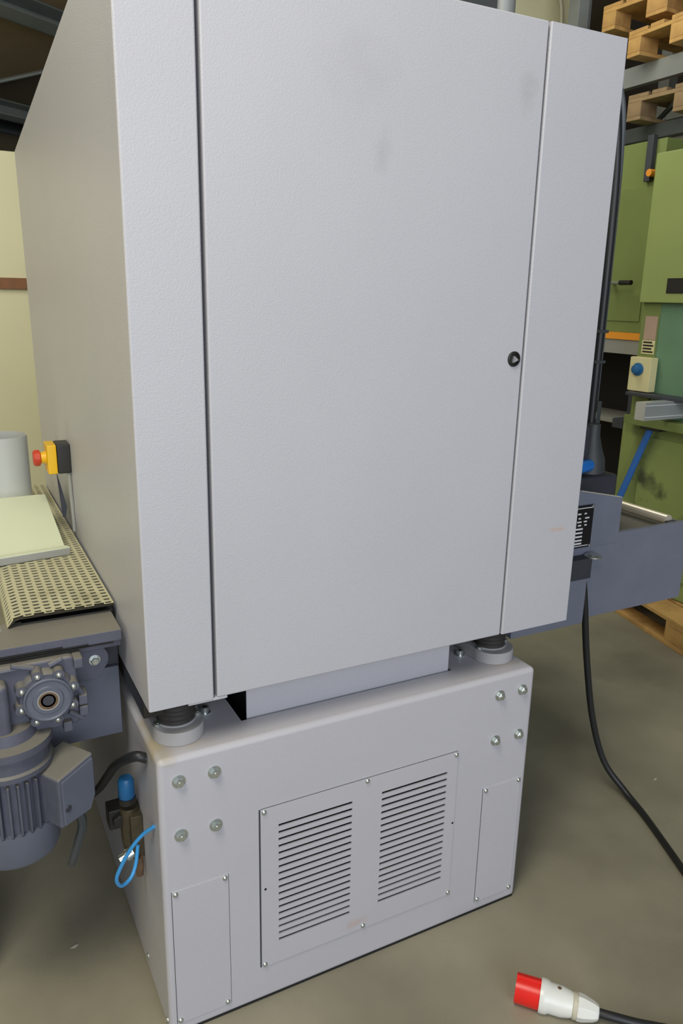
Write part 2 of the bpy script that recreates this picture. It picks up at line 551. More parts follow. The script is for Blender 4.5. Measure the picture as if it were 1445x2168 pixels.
# lifting column feet
for cx, cy in ((-0.894, 0.089), (-0.0585, 0.101)):
    r = 0.0545
    poly = [(cx + r * math.cos(a), cy + r * math.sin(a), 0.703) for a in [PI + PI * i / 18 for i in range(19)]]
    poly += [(cx + r, cy + 0.12, 0.703), (cx - r, cy + 0.12, 0.703)]
    ft = MB().prism(poly, (0, 0, 0.031)).build('column_foot', 'cast', S, 0.0025)
    prof = [(0, 0.0365)]
    for k in range(8):
        prof += [(0.004 + k * 0.0105, 0.041), (0.0095 + k * 0.0105, 0.0365)]
    MB().lathe((cx, cy + 0.012, 0.734), (0, 0, 1), prof, 28).build('bellows', 'bellows', ft)
    MB().lathe((cx, cy + 0.012, 0.7335), (0, 0, 1), [(0, 0.043), (0.0035, 0.043), (0.004, 0.038)], 28).build('collar_ring', 'cast', ft)
    for (dx, dy) in ((-0.0435, 0.006), (0.0445, 0.016), (0.042, 0.1), (-0.042, 0.1)):
        t = MB().lathe((cx + dx, cy + dy - 0.01, 0.733), (0, 0, 1), [(0, 0.0085), (0.0065, 0.0085), (0.0075, 0.0075)], 16)
        t.lathe((cx + dx, cy + dy - 0.01, 0.7405), (0, 0, 1), [(0, 0.004), (0.0004, 0.004)], 6)
        t.build('cap_screw', 'zinc', ft)
for (x, y) in ((-0.818, 0.145), (-0.131, 0.140)):
    t = MB().lathe((x, y, 0.702), (0, 0, 1), [(0, 0.0135), (0.003, 0.0135)], 20)
    t.lathe((x, y, 0.705), (0, 0, 1), [(0, 0.0095), (0.0115, 0.0095), (0.0125, 0.0085)], 18)
    cs = t.build('cap_screw', 'zinc', pl)
    MB().lathe((x, y, 0.7172), (0, 0, 1), [(0, 0.005), (0.0006, 0.005)], 6).build('hex_socket', 'dark', pl)

# upper cabinet: five-sided body, two fixed front strips, a door
zb, zt = 0.8165, 2.131
prof = [(-0.971, 0.06, zb), (-0.971, 0.06, zt), (-0.971, 0.36, zt), (-0.971, 1.545, 2.03), (-0.971, 1.46, zb)]
cb = MB().prism(prof, (1.065, 0, 0)).build('cabinet_body', 'grey', S)


def strip(x0, x1):
    # folded sheet strip: rounded front edges, square rear edges that run flush into the body
    q = 0.004
    arc = [(q * (1 - math.cos(a)), q * (1 - math.sin(a))) for a in (0, PI / 8, PI / 4, 3 * PI / 8, PI / 2)]
    poly = [(x0, 0.06, zb)] + [(x0 + a, b, zb) for a, b in arc] + [(x1 - a, b, zb) for a, b in arc[::-1]] + [(x1, 0.06, zb)]
    o = MB().prism(poly, (0, 0, zt - zb)).build('front_strip', 'grey', cb)
    wn = o.modifiers.new('face_weighted', 'WEIGHTED_NORMAL')
    wn.keep_sharp = True
    wn.weight = 100


strip(-0.971, -0.8405)
strip(-0.115, 0.094)
bx('door_seal', 'rubber', cb, -0.8405, -0.832, 0.045, 0.061, zb + 0.002, zt - 0.002, 0)
bx('door_seal', 'slate_dark', cb, -0.1215, -0.115, 0.014, 0.061, zb + 0.002, zt - 0.002, 0)
door = bx('door', 'grey_door', S, -0.8335, -0.1205, 0.0, 0.03, zb, zt, 0.0035, bseg=3, label='wide flat light grey door with one key lock')
lk = MB().lathe((-0.145, 0, 1.476), (0, -1, 0), [(-0.001, 0.0165), (0.003, 0.0165), (0.0045, 0.0145), (0.0045, 0.0125), (0.001, 0.0120)], 28).build('lock', 'blackp', door)
t = MB().lathe((-0.144, -0.0012, 1.475), (0, -1, 0), [(0, 0.0088), (0.0052, 0.0082)], 3, a0=0.4)
t.build('lock_core', 'alu', door)
bx('bottom_lip', 'grey', cb, -0.893, -0.812, 0.002, 0.05, 0.8105, 0.8165, 0.001)
bx('side_skid', 'blackp', cb, -0.972, -0.93, 0.05, 0.42, 0.775, 0.815, 0.003)
# grey pipe stub on the cabinet roof
t = MB().lathe((0.235, 0.62, 1.9), (0, 0, 1), [(0, 0.034), (0.6, 0.034), (0.6, 0.045), (0.66, 0.045)], 20)
t.build('roof_pipe', 'rack', cb)
bx('pipe_bracket', 'rack_dark', cb, 0.05, 0.20, 0.6, 0.66, 2.05, 2.45, 0.003)

# emergency stop on the cabinet's left side
es = bx('emergency_stop', 'blackp', S, -1.006, -0.970, 0.80, 0.872, 1.124, 1.204, 0.004, label='black backed yellow switch box with red push button')
bx('yellow_cover', 'yellow', es, -1.031, -1.006, 0.80, 0.872, 1.124, 1.204, 0.004)
t = MB().lathe((-1.031, 0.836, 1.165), (-1, 0, 0), [(0, 0.018), (0.006, 0.016), (0.014, 0.014)], 24)
t.build('yellow_collar', 'yellow', es)
MB().lathe((-1.043, 0.836, 1.165), (-1, 0, 0), [(0, 0.014), (0.004, 0.022), (0.016, 0.022), (0.020, 0.018), (0.021, 0.006)], 24).build('push_button', 'estop_red', es)
MB().prism([(-1.006, 0.845, 1.124), (-0.998, 0.845, 0.99), (-0.99, 0.845, 0.99), (-0.985, 0.845, 1.02)], (0, 0.006, 0)).build('bracket', 'slate_dark', es)
MB().tube([(-0.978, 0.81, 1.13), (-0.976, 0.808, 1.05), (-0.976, 0.80, 0.96)], 0.005, 8).build('cable', 'hood_edge', es)

# compressed air unit low on the plinth's left side
ru = MB().box(-0.99, -0.962, 0.165, 0.255, 0.36, 0.47)
ru.lathe((-0.985, 0.20, 0.37), (0, 0, 1), [(0, 0.017), (0.03, 0.021), (0.11, 0.021)], 18)
ru = ru.build('air_regulator', 'brass', S, 0.003, label='dirty brass air regulator with blue knob')
MB().lathe((-0.990, 0.19, 0.497), (0, 0, 1), [(0, 0.0195), (0.014, 0.0195)], 22).build('knob_ring', 'blackp', ru)
MB().lathe((-0.990, 0.19, 0.510), (0, 0, 1), [(0, 0.0165), (0.004, 0.0185), (0.042, 0.0175), (0.05, 0.014), (0.052, 0.005)], 22).build('knob', 'blueknob', ru)
t = MB().box(-1.03, -0.985, 0.20, 0.245, 0.425, 0.475)
t.lathe((-1.008, 0.2, 0.45), (0, -1, 0), [(0, 0.018), (0.012, 0.016)], 6)
t.build('fitting', 'blackp', ru, 0.003)
t = MB().lathe((-0.985, 0.175, 0.375), (-1, 0, -0.4), [(0, 0.014), (0.018, 0.014), (0.02, 0.010), (0.034, 0.010)], 16)
t.build('hose_coupling', 'zinc', ru)
MB().lathe((-0.976, 0.165, 0.315), (0, 0, 1), [(0, 0.008), (0.03, 0.010), (0.05, 0.009)], 14).build('bowl', 'rust', ru)
MB().tube([(-0.964, 0.048, 0.522), (-0.984, 0.07, 0.493), (-1.007, 0.085, 0.455), (-1.03, 0.10, 0.401), (-1.037, 0.11, 0.366), (-1.025, 0.125, 0.335),
           (-1.002, 0.14, 0.335), (-0.987, 0.15, 0.359), (-0.978, 0.16, 0.399)], 0.0042, 12).build('air_hose', 'bluehose', S, label='thin bright blue air hose in a loop')
MB().tube([(-0.962, 0.09, 0.66), (-0.985, 0.10, 0.665), (-1.01, 0.17, 0.612), (-1.012, 0.30, 0.50), (-1.02, 0.42, 0.39), (-1.05, 0.5, 0.32), (-1.14, 0.56, 0.29)], 0.011, 12).build('drain_hose', 'rubber', S)

# conveyor at the left: frame, nose, belt with a raised lattice
cf = bx('conveyor_frame', 'slate_dusty', S, -1.55, -0.982, 0.172, 0.30, 0.900, 0.924, 0.002, label='slate grey conveyor frame under a film of dust')
bx('frame_lip', 'slate_dusty', cf, -1.55, -0.982, 0.19, 0.20, 0.880, 0.900, 0.001)
bx('side_beam', 'slate_dark', cf, -1.55, -0.976, 0.26, 0.32, 0.64, 0.900, 0.002)
for k in range(3):
    bx('frame_groove', 'blackp', cf, -1.25 + k * 0.012, -1.10 + k * 0.05, 0.168, 0.1725, 0.906 - k * 0.004, 0.908 - k * 0.004, 0)
bx('conveyor_bed', 'blackp', cf, -1.165, -0.976, 0.285, 1.46, 0.87, 0.925, 0.002)
bx('drive_plate', 'slate', cf, -1.32, -0.979, 0.246, 0.258, 0.640, 0.806, 0.002)
bx('shade_panel', 'slate_dark', cf, -1.345, -1.315, 0.33, 1.45, 0.0, 0.87, 0.003)  # unseen panel added to keep light off the floor under the conveyor
bx('end_plate', 'hood_edge', cf, -1.27, -1.205, 0.26, 1.45, 0.80, 0.925, 0.003)
XF, XN, RN, ZT = -0.976, -1.166, 0.028, 0.944


def belt_pt(u, y, h):                 # u: distance along the belt from the cabinet outwards
    L = XF - XN
    if u <= L:
        return Vector((XF - u, y, ZT + h))
    a = (u - L) / RN
    if a <= PI:
        return Vector((XN - (RN + h) * math.sin(a), y, ZT - RN + (RN + h) * math.cos(a)))
    return Vector((XN + (u - L - PI * RN), y, ZT - 2 * RN - h))


LB = XF - XN + PI * RN + 0.15
vs, fs = [], []
nu = 40
for i in range(nu + 1):
    for y in (0.268, 1.46):
        for h in (-0.003, -0.0012):
            vs.append(belt_pt(LB * i / nu, y, h))
for i in range(nu):
    a = i * 4
    fs += [(a, a + 2, a + 6, a + 4), (a + 1, a + 5, a + 7, a + 3), (a, a + 4, a + 5, a + 1), (a + 2, a + 3, a + 7, a + 6)]
bt = MB().add(vs, fs).build('conveyor_belt', 'belt_base', cf)
px, py = 0.0205, 0.0195
vs, fs = [], []
for ci in range(int((XF - XN + PI * RN * 0.8) / px)):
    for ri in range(61):
        u0 = ci * px
        y0 = 0.272 + ri * py + (py / 2 if ci % 2 else 0)
        k = len(vs)
        for (a, b) in ((0, 0), (1, 0), (1, 1), (0, 1)):
            vs.append(belt_pt(u0 + a * px, y0 + b * py, 0.0008))
        hx, hy = 0.13, 0.31
        hole = ((hx, 0.5), (hx + 0.12, 0.5 - hy * 0.9), (0.88 - hx, 0.5 - hy), (1 - hx, 0.5), (0.88 - hx, 0.5 + hy * 0.9), (hx + 0.12, 0.5 + hy))
        for (a, b) in hole:
            vs.append(belt_pt(u0 + a * px, y0 + b * py, 0.0008))
        for (a, b) in hole:
            vs.append(belt_pt(u0 + a * px, y0 + b * py, -0.0013))
        o, h, d = k, k + 4, k + 10
        fs += [(o, o + 1, h + 2, h + 1), (o + 1, h + 3, h + 2), (o + 1, o + 2, h + 4, h + 3), (o + 2, o + 3, h + 5, h + 4), (o + 3, h, h + 5), (o + 3, o, h + 1, h)]
        fs += [(h + i, h + (i + 1) % 6, d + (i + 1) % 6, d + i) for i in range(6)]
lat = MB().add(vs, fs).build('belt_tread', 'belt', cf, kind='stuff', fix=False)

# gearbox with bearing cover
gx, gz, gy = -1.140, 0.822, 0.125
poly = []
for (dx, dz) in ((-0.16, -0.075), (0.02, -0.085), (0.058, -0.082), (0.072, -0.055), (0.062, 0.0), (0.062, 0.062), (0.052, 0.070), (-0.03, 0.070), (-0.16, 0.072)):
    poly.append((gx + dx, gy + 0.03, gz + dz))
gbx = MB().prism(poly, (0, 0.09, 0)).build('gearbox', 'slate_dusty', S, 0.006, 3, label='slate grey cast worm gearbox')
t = MB()
for i in range(8):
    a = 0.3 + i * PI / 4
    cx, cz = gx + 0.052 * math.cos(a), gz + 0.052 * math.sin(a)
    t.lathe((cx, gy + 0.035, cz), (0, -1, 0), [(0, 0.0125), (0.03, 0.011)], 14)
t.lathe((gx, gy + 0.035, gz), (0, -1, 0), [(0, 0.056), (0.02, 0.054), (0.026, 0.050)], 36)
t.build('bearing_cover', 'slate_dusty', gbx)
MB().lathe((gx, gy + 0.01, gz), (0, -1, 0), [(0, 0.046), (0.012, 0.046), (0.014, 0.043), (0.011, 0.040), (0.011, 0.030), (0.014, 0.028), (0.014, 0.0205), (0.006, 0.0195)], 40).build('bearing_ring', 'slate', gbx)
MB().lathe((gx, gy + 0.0, gz), (0, -1, 0), [(0, 0.0198), (0.005, 0.0198), (0.0055, 0.0185), (0.004, 0.012), (0.0045, 0.004)], 28).build('shaft_end', 'rust', gbx)
MB().lathe((gx, gy - 0.0045, gz), (0, -1, 0), [(0, 0.021), (0.0012, 0.021), (0.0012, 0.0185), (0, 0.0185)], 32).build('retaining_ring', 'hood_edge', gbx)
MB().lathe((gx, gy + 0.003, gz), (0, -1, 0), [(0, 0.0105), (0.0075, 0.0105), (0.0076, 0.004)], 20).build('shaft_centre', 'slate_dark', gbx)
g0 = None
for i in range(8):
    a = 0.3 + i * PI / 4
    c = Vector((gx + 0.052 * math.cos(a), gy + 0.005, gz + 0.052 * math.sin(a)))
    if g0 is None:
        g0 = screw_proto(gbx, c, (0, -1, 0), 0.0062, 0.006)
        goff = WPOS[g0.name] - c
    else:
        copy_part(g0, c + goff, gbx)
# ribs and lugs on the casting
for (x0, z0, x1, z1, wd) in ((gx - 0.02, gz + 0.06, gx - 0.06, gz + 0.072, 0.006), (gx + 0.01, gz + 0.06, gx + 0.035, gz + 0.070, 0.006), (gx - 0.15, gz + 0.062, gx - 0.04, gz + 0.066, 0.005),
                             (gx + 0.05, gz + 0.02, gx + 0.07, gz - 0.02, 0.006), (gx + 0.04, gz - 0.05, gx + 0.066, gz - 0.07, 0.006)):
    MB().tube([(x0, gy + 0.026, z0), (x1, gy + 0.026, z1)], wd, 8, 1).build('rib', 'slate_dusty', gbx)
for (x, z) in ((gx + 0.064, gz + 0.058), (gx + 0.068, gz - 0.05), (gx + 0.068, gz - 0.025), (gx + 0.035, gz - 0.078)):
    bx('lug', 'slate_dusty', gbx, x - 0.009, x + 0.009, gy + 0.015, gy + 0.06, z - 0.011, z + 0.011, 0.003)
# torque arm
poly = [(-1.13, 0.215, 0.80), (-1.03, 0.215, 0.80)]
poly += [(-1.038 + 0.034 * math.cos(a), 0.215, 0.846 + 0.034 * math.sin(a)) for a in [-0.7 + i * (PI / 2 + 0.7) / 8 for i in range(9)]]
poly += [(-1.13, 0.215, 0.885)]
ta = MB().prism(poly, (0, 0.02, 0)).build('torque_arm', 'slate_dusty', gbx, 0.002)
hex_bolt(gbx, (-1.034, 0.215, 0.846), (0, -1, 0), 0.009, 'bolt')
bx('gear_cap', 'slate_dusty', gbx, -1.32, -1.21, 0.12, 0.21, 0.745, 0.87, 0.012, bseg=3)

# vertical motor below the gearbox
mx, my = -1.222, 0.168
mo = MB().lathe((mx, my, 0.557), (0, 0, 1), [(0, 0.074), (0.12, 0.074)], 32).build('motor', 'slate_dusty', S, label='slate grey finned electric motor hanging below the gearbox')
MB().lathe((mx, my, 0.677), (0, 0, 1), [(0, 0.078), (0.004, 0.086), (0.014, 0.086), (0.018, 0.080), (0.045, 0.078), (0.05, 0.088), (0.066, 0.088), (0.068, 0.06), (0.09, 0.055)], 40).build('motor_flange', 'slate_dusty', mo)
f0 = None
for i in range(30):
    a = 2 * PI * i / 30
    if math.cos(a + 0.4) > 0.93:
        continue
    T = Matrix.Translation((mx, my, 0)) @ Matrix.Rotation(a, 4, 'Z')
    MB().box(0.070, 0.088, -0.002, 0.002, 0.562, 0.672, T).build('fin', 'slate_dusty', mo)
MB().lathe((mx, my, 0.474), (0, 0, 1), [(0, 0.045), (0.003, 0.068), (0.012, 0.082), (0.022, 0.086), (0.085, 0.087), (0.086, 0.08)], 40).build('fan_cover', 'slate', mo)
T = Matrix.Translation((-1.122, 0.122, 0.622)) @ Matrix.Rotation(math.radians(33), 4, 'Z')
tb = [(-0.045, -0.068), (0.045, -0.05), (0.045, 0.062), (0.03, 0.07), (-0.045, 0.055)]
pf = [T @ Vector((-0.046, -0.036, -0.062)), T @ Vector((0.030, -0.036, -0.062)), T @ Vector((0.046, -0.036, -0.03)), T @ Vector((0.046, -0.036, 0.066)), T @ Vector((-0.046, -0.036, 0.05))]
d = T.to_3x3() @ Vector((0, 0.09, 0))
MB().prism(pf, d).build('terminal_box', 'slate_dusty', mo, 0.006, 3)
pf2 = [T @ Vector((-0.040, -0.040, -0.056)), T @ Vector((0.026, -0.040, -0.056)), T @ Vector((0.040, -0.040, -0.028)), T @ Vector((0.040, -0.040, 0.058)), T @ Vector((-0.040, -0.040, 0.044))]
MB().prism(pf2, T.to_3x3() @ Vector((0, 0.006, 0))).build('box_lid', 'slate', mo, 0.002)
MB().lathe(T @ Vector((-0.03, -0.039, -0.02)), T.to_3x3() @ Vector((0, -1, 0)), [(0, 0.008), (0.003, 0.007)], 14).build('lid_screw', 'slate_dark', mo)
MB().lathe((mx + 0.07, my - 0.065, 0.582), (0.6, -0.8, 0), [(0, 0.011), (0.012, 0.011), (0.014, 0.008)], 14).build('drain_plug', 'slate_dusty', mo)
MB().tube([T @ Vector((0.02, 0.0, -0.06)), (-1.095, 0.13, 0.52), (-1.105, 0.13, 0.48), (-1.118, 0.135, 0.435), (-1.122, 0.14, 0.42)], 0.0095, 8).build('gland_strip', 'rack_dark', mo)

# feed table on the right
t = MB().box(0.097, 0.90, 0.30, 0.318, 0.635, 0.905)
t.box(0.097, 0.90, 1.38, 1.40, 0.635, 0.905)
t.box(0.882, 0.90, 0.318, 1.38, 0.635, 0.895)
t.box(0.097, 0.882, 0.318, 1.38, 0.85, 0.868)
ftb = t.build('feed_table', 'slate_table', S, 0.0015, label='slate blue infeed table with chrome roller')
bx('table_floor', 'slate_dusty', ftb, 0.10, 0.882, 0.318, 1.38, 0.868, 0.876, 0)
MB().cyl((0.838, 0.335, 0.907), (0.838, 1.36, 0.907), 0.0165, 20).build('roller', 'chrome', ftb)
MB().cyl((0.66, 0.50, 0.892), (0.72, 0.46, 0.892), 0.012, 14).build('guide_pin', 'chrome', ftb)
bx('roller_bearing', 'slate_dark', ftb, 0.822, 0.862, 0.318, 0.336, 0.88, 0.905, 0.002)
rb = MB().prism([(0.095, 0.297, 0.875), (0.574, 0.297, 0.875), (0.572, 0.297, 1.019), (0.40, 0.297, 1.055), (0.095, 0.297, 1.10)], (0, 0.02, 0)).build('riser_plate', 'slate_table', S, 0.0015)
MB().prism([(0.572, 0.2985, 1.019), (0.40, 0.2985, 1.055), (0.40, 0.2985, 1.0565), (0.572, 0.2985, 1.0205)], (0, 0.017, 0)).build('top_lip', 'ivory', rb)
dp = bx('data_plate', 'plate_black', rb, 0.26, 0.452, 0.2935, 0.2968, 0.878, 1.012, 0.0006, label='black rating plate with rows of pale print and fields')
bx('frame_line', 'plate_white', dp, 0.265, 0.446, 0.2928, 0.2936, 1.002, 1.0045, 0)
bx('frame_line', 'plate_white', dp, 0.265, 0.440, 0.2928, 0.2936, 0.8835, 0.886, 0)
for i, z in enumerate((0.986, 0.972, 0.961, 0.950)):
    for k in range(6):
        x = 0.285 + k * 0.026 + 0.004 * (i % 2)
        bx('printed_word', 'plate_white', dp, x, x + 0.017 - 0.004 * ((i + k) % 3), 0.2928, 0.2936, z - 0.0022, z + 0.0022, 0)
for i, z in enumerate((0.9385, 0.9265, 0.9145, 0.9025, 0.8925)):
    for k in range(3):
        x = 0.292 + k * 0.046
        bx('blank_field', 'plate_white', dp, x, x + 0.030, 0.2928, 0.2936, z - 0.0026, z + 0.0026, 0)
for (x, z) in ((0.449, 1.006), (0.449, 0.882)):
    MB().lathe((x, 0.2935, z), (0, -1, 0), [(0, 0.0055), (0.002, 0.005), (0.003, 0.002)], 12).build('rivet', 'zinc', dp)
br = bx('table_bracket', 'slate_dark', S, 0.15, 0.437, 0.262, 0.30, 0.787, 0.853, 0.003)  # dark slate puts the bracket's shade into its colour
MB().lathe((0.449, 0.274, 0.851), (0, 0, 1), [(0, 0.026), (0.004, 0.026), (0.009, 0.018), (0.011, 0.006)], 24).build('disc_bolt', 'zinc', br)
bx('bracket_leg', 'slate_table', br, 0.15, 0.432, 0.27, 0.30, 0.636, 0.787, 0.003)
bc = MB().lathe((0.50, 0.47, 1.075), (1, 0.28, 0), [(0, 0.0215), (0.128, 0.0215), (0.135, 0.0195), (0.137, 0.012)], 28).build('crank_knob', 'blue', S, label='bright blue cylindrical crank knob')
MB().cyl((0.40, 0.44, 1.075), (0.50, 0.47, 1.075), 0.008, 12).build('crank_rod', 'zinc', bc)
# machinery behind the riser plate
ms = bx('height_screw_housing', 'slate_dark', S, 0.50, 0.765, 0.50, 0.62, 0.876, 1.035, 0.012, bseg=3)
MB().lathe((0.695, 0.57, 1.03), (0, 0, 1), [(0, 0.055), (0.05, 0.05), (0.09, 0.036), (0.13, 0.026), (0.17, 0.024)], 20).build('spindle', 'rack_dark', ms)
bx('scale_bar', 'rack_dark', ms, 0.735, 0.755, 0.60, 0.62, 1.03, 1.27, 0.002)
bx('cross_bar', 'panel_grey', ms, 0.60, 0.735, 0.60, 0.62, 1.21, 1.235, 0.002)
bx('gear_casing', 'slate_dark', ms, 0.56, 0.66, 0.54, 0.62, 1.03, 1.20, 0.01)
MB().tube([(0.50, 0.6, 2.32), (0.605, 0.6, 2.29), (0.669, 0.6, 2.20), (0.697, 0.6, 2.06), (0.708, 0.6, 1.85), (0.710, 0.6, 1.4), (0.710, 0.6, 0.9)], 0.015, 12).build('supply_hose', 'rubber', S)
MB().tube([(0.54, 0.625, 2.35), (0.64, 0.625, 2.315), (0.718, 0.625, 2.21), (0.738, 0.625, 2.06), (0.743, 0.625, 1.85), (0.744, 0.625, 1.4), (0.744, 0.625, 0.9)], 0.0125, 10).build('conduit', 'conduit', S)
for z in (1.50, 1.40):
    bx('hose_clip', 'rack_dark', S, 0.69, 0.735, 0.585, 0.606, z, z + 0.010, 0.002)

# ------------------------------------------------------------------ extraction hood lying on the belt
H = thing('extraction_hood', 'cream sheet metal extraction hood lying on the conveyor belt', 'hood', (-1.2, 0.9, 0.945))
zb2 = 0.9465
t = MB()
vs = [(-1.021, 0.652, zb2 + 0.016), (-1.030, 0.930, 1.040), (-1.036, 1.16, 0.985), (-1.03, 1.16, zb2 + 0.004), (-1.021, 0.652, zb2 + 0.004),
      (-1.40, 0.60, zb2 + 0.016), (-1.40, 0.90, 1.042), (-1.40, 1.16, 0.985), (-1.40, 1.16, zb2 + 0.004), (-1.40, 0.60, zb2 + 0.004)]
t.add(vs, [(0, 1, 6, 5), (1, 2, 7, 6), (2, 3, 8, 7), (3, 4, 9, 8), (4, 0, 5, 9), (0, 4, 3, 2, 1), (5, 6, 7, 8, 9)])
t.build('hood_shell', 'cream', H, 0.003)
MB().prism([(-1.012, 0.640, zb2), (-1.40, 0.588, zb2), (-1.40, 0.588, zb2 + 0.018), (-1.012, 0.640, zb2 + 0.018)], (0, 0.008, 0)).build('front_flange', 'hood_edge', H, 0.001)
MB().prism([(-1.012, 0.640, zb2 + 0.018), (-1.012, 0.640, zb2 + 0.0215), (-1.022, 0.655, zb2 + 0.0215), (-1.022, 0.655, zb2 + 0.018)], (-0.39, -0.05, 0)).build('flange_bend', 'cream', H)
cxd, cyd = -1.124, 1.06
t = MB()
seg = 40
vs, fs = [], []
for (r, z) in ((0.070, 0.985), (0.070, 1.195), (0.0675, 1.195), (0.0675, 1.0)):
    for i in range(seg):
        a = 2 * PI * i / seg
        vs.append((cxd + r * math.cos(a), cyd + r * math.sin(a), z))
for k in range(3):
    for i in range(seg):
        j = (i + 1) % seg
        fs.append((k * seg + i, k * seg + j, (k + 1) * seg + j, (k + 1) * seg + i))
fs.append(tuple(range(3 * seg, 4 * seg)))
t.add(vs, fs).build('duct_spigot', 'duct', H)

# ------------------------------------------------------------------ power cable with plug
C_ = thing('power_cable', 'black power cable hanging from feed table to floor with red and white plug', 'cable', (0.5, 0.1, 0))
MB().tube([(0.425, 0.285, 0.80), (0.445, 0.283, 0.70), (0.482, 0.283, 0.50), (0.53, 0.275, 0.28), (0.575, 0.245, 0.12), (0.615, 0.18, 0.035), (0.60, 0.08, 0.0125), (0.54, -0.07, 0.011),
           (0.49, -0.19, 0.011), (0.44, -0.33, 0.011), (0.36, -0.47, 0.011), (0.24, -0.545, 0.011), (0.10, -0.515, 0.013), (0.01, -0.462, 0.020), (-0.05, -0.417, 0.028), (-0.084, -0.384, 0.0295)], 0.0105, 12).build('cord', 'rubber', C_)
pa = Vector((-0.205, -0.258, 0.034))
pe = Vector((-0.070, -0.400, 0.029))
ax = (pe - pa).normalized()
PL = (pe - pa).length
plug = MB().lathe(pa + ax * 0.056, ax, [(0, 0.0365), (0.006, 0.0375), (0.016, 0.0365), (0.022, 0.033), (0.05, 0.0325), (0.066, 0.029), (0.076, 0.026)], 32).build('plug_body', 'whitep', C_)
sp = [(0, 0.0325), (0.060, 0.0335), (0.060, 0.029), (0.002, 0.029)]
t = MB().lathe(pa, ax, [(0.010, 0.029), (0.0, 0.029), (0.0, 0.0325), (0.058, 0.0335)], 36)
t.build('red_sleeve', 'red', C_)
t = MB()
side = ax.cross(Vector((0, 0, 1))).normalized()
t.tube([pa + Vector((0, 0, 0.033)) + ax * 0.001, pa + Vector((0, 0, 0.034)) + ax * 0.057], 0.004, 8, 1)
t.build('key_rib', 'red', C_)
t = MB()
for i in range(5):
    a = 2 * PI * i / 5
    c = pa + (side * math.cos(a) + side.cross(ax) * math.sin(a)) * 0.018
    t.cyl(c + ax * 0.012, c - ax * 0.002 + ax * 0.0, 0.003, 8)
t.build('contact_pins', 'zinc', C_)
MB().lathe(pa + ax * 0.130, ax, [(0, 0.0275), (0.002, 0.029), (0.010, 0.029), (0.012, 0.0275)], 32).build('gland_ring', 'ivory', C_)
MB().lathe(pa + ax * 0.141, ax, [(0, 0.030), (0.012, 0.029), (0.036, 0.022), (0.046, 0.0165), (0.048, 0.0115)], 8).build('gland_nut', 'whitep', C_, 0.001)
MB().lathe(pa + ax * 0.098 + Vector((0, 0, 0.0315)) - side * 0.004, Vector((0, 0, 1)), [(0, 0.005), (0.0015, 0.0045)], 12).build('plug_screw', 'rust', C_)

# ------------------------------------------------------------------ small pale flakes on the floor
for (x, y, lab) in ((0.805, 0.214, 'pale paint flake on the floor right of the black cable'), (-1.112, 0.355, 'pale paint flake on the dark floor below the motor')):
    t = MB().prism([(x - 0.011, y - 0.002, 0.0005), (x, y - 0.004, 0.0005), (x + 0.009, y + 0.001, 0.0005), (x + 0.001, y + 0.004, 0.0005)], (0, 0, 0.0015))
    tag(t.build('paint_flake', 'flake'), lab, 'flake')


# ------------------------------------------------------------------ pallets
def pallet(name, label, centre, ang, m, group=None):
    P = thing(name, label, 'pallet', centre, group)
    T = Matrix.Translation(centre) @ Matrix.Rotation(ang, 4, 'Z')
    for (y, wd) in ((-0.3275, 0.145), (-0.18, 0.10), (0, 0.145), (0.18, 0.10), (0.3275, 0.145)):
        MB().box(-0.6, 0.6, y - wd / 2, y + wd / 2, 0.122, 0.144, T).build('deck_board', m, P, 0.002, 1)
    for x in (-0.5275, 0, 0.5275):
        MB().box(x - 0.0725, x + 0.0725, -0.4, 0.4, 0.1, 0.122, T).build('cross_board', m, P, 0.002, 1)
        for (y, wd) in ((-0.35, 0.10), (0, 0.145), (0.35, 0.10)):
            MB().box(x - 0.0725, x + 0.0725, y - wd / 2, y + wd / 2, 0.022, 0.1, T).build('block', m, P, 0.002, 1)
    for (y, wd) in ((-0.35, 0.10), (0, 0.145), (0.35, 0.10)):
        MB().box(-0.6, 0.6, y - wd / 2, y + wd / 2, 0.0, 0.022, T).build('bottom_board', m, P, 0.002, 1)
    return P


pallet('wooden_pallet', 'pale pine pallet on the floor under the light green machine', (2.108, 0.829, 0.0), math.radians(77.7), 'pine')
pallet('wooden_pallet', 'pine pallet resting directly on the grey rack beam', (3.22, 2.10, 3.02), math.radians(-3), 'pine')
pallet('wooden_pallet', 'topmost pine pallet of the stack on the grey rack', (3.28, 2.42, 3.164 + 0.06), math.radians(4), 'pine')
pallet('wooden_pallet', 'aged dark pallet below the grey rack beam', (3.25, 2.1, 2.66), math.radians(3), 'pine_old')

# ------------------------------------------------------------------ racking
Rk = thing('pallet_rack', 'grey steel pallet rack at the upper right carrying pine pallets', 'rack', (3.2, 2.0, 0))
for x in (2.8, 3.72):
    bx('beam', 'rack', Rk, x, x + 0.05, 0.3, 3.2, 2.905, 3.02, 0.004)
    bx('beam', 'rack_dark', Rk, x, x + 0.05, 0.3, 3.2, 2.575, 2.66, 0.004)
    for y in (0.3, 3.2):
        bx('upright', 'rack', Rk, x - 0.01, x + 0.08, y - 0.05, y + 0.05, 0, 3.85, 0.004)
MB().tube([(2.86, 2.78, 2.45), (2.86, 2.05, 2.95)], 0.016, 6, 1).build('brace', 'rack_dark', Rk)
bx('shelf_panel', 'panel_grey', Rk, 2.86, 2.875, 1.9, 3.0, 2.42, 2.575, 0.003)

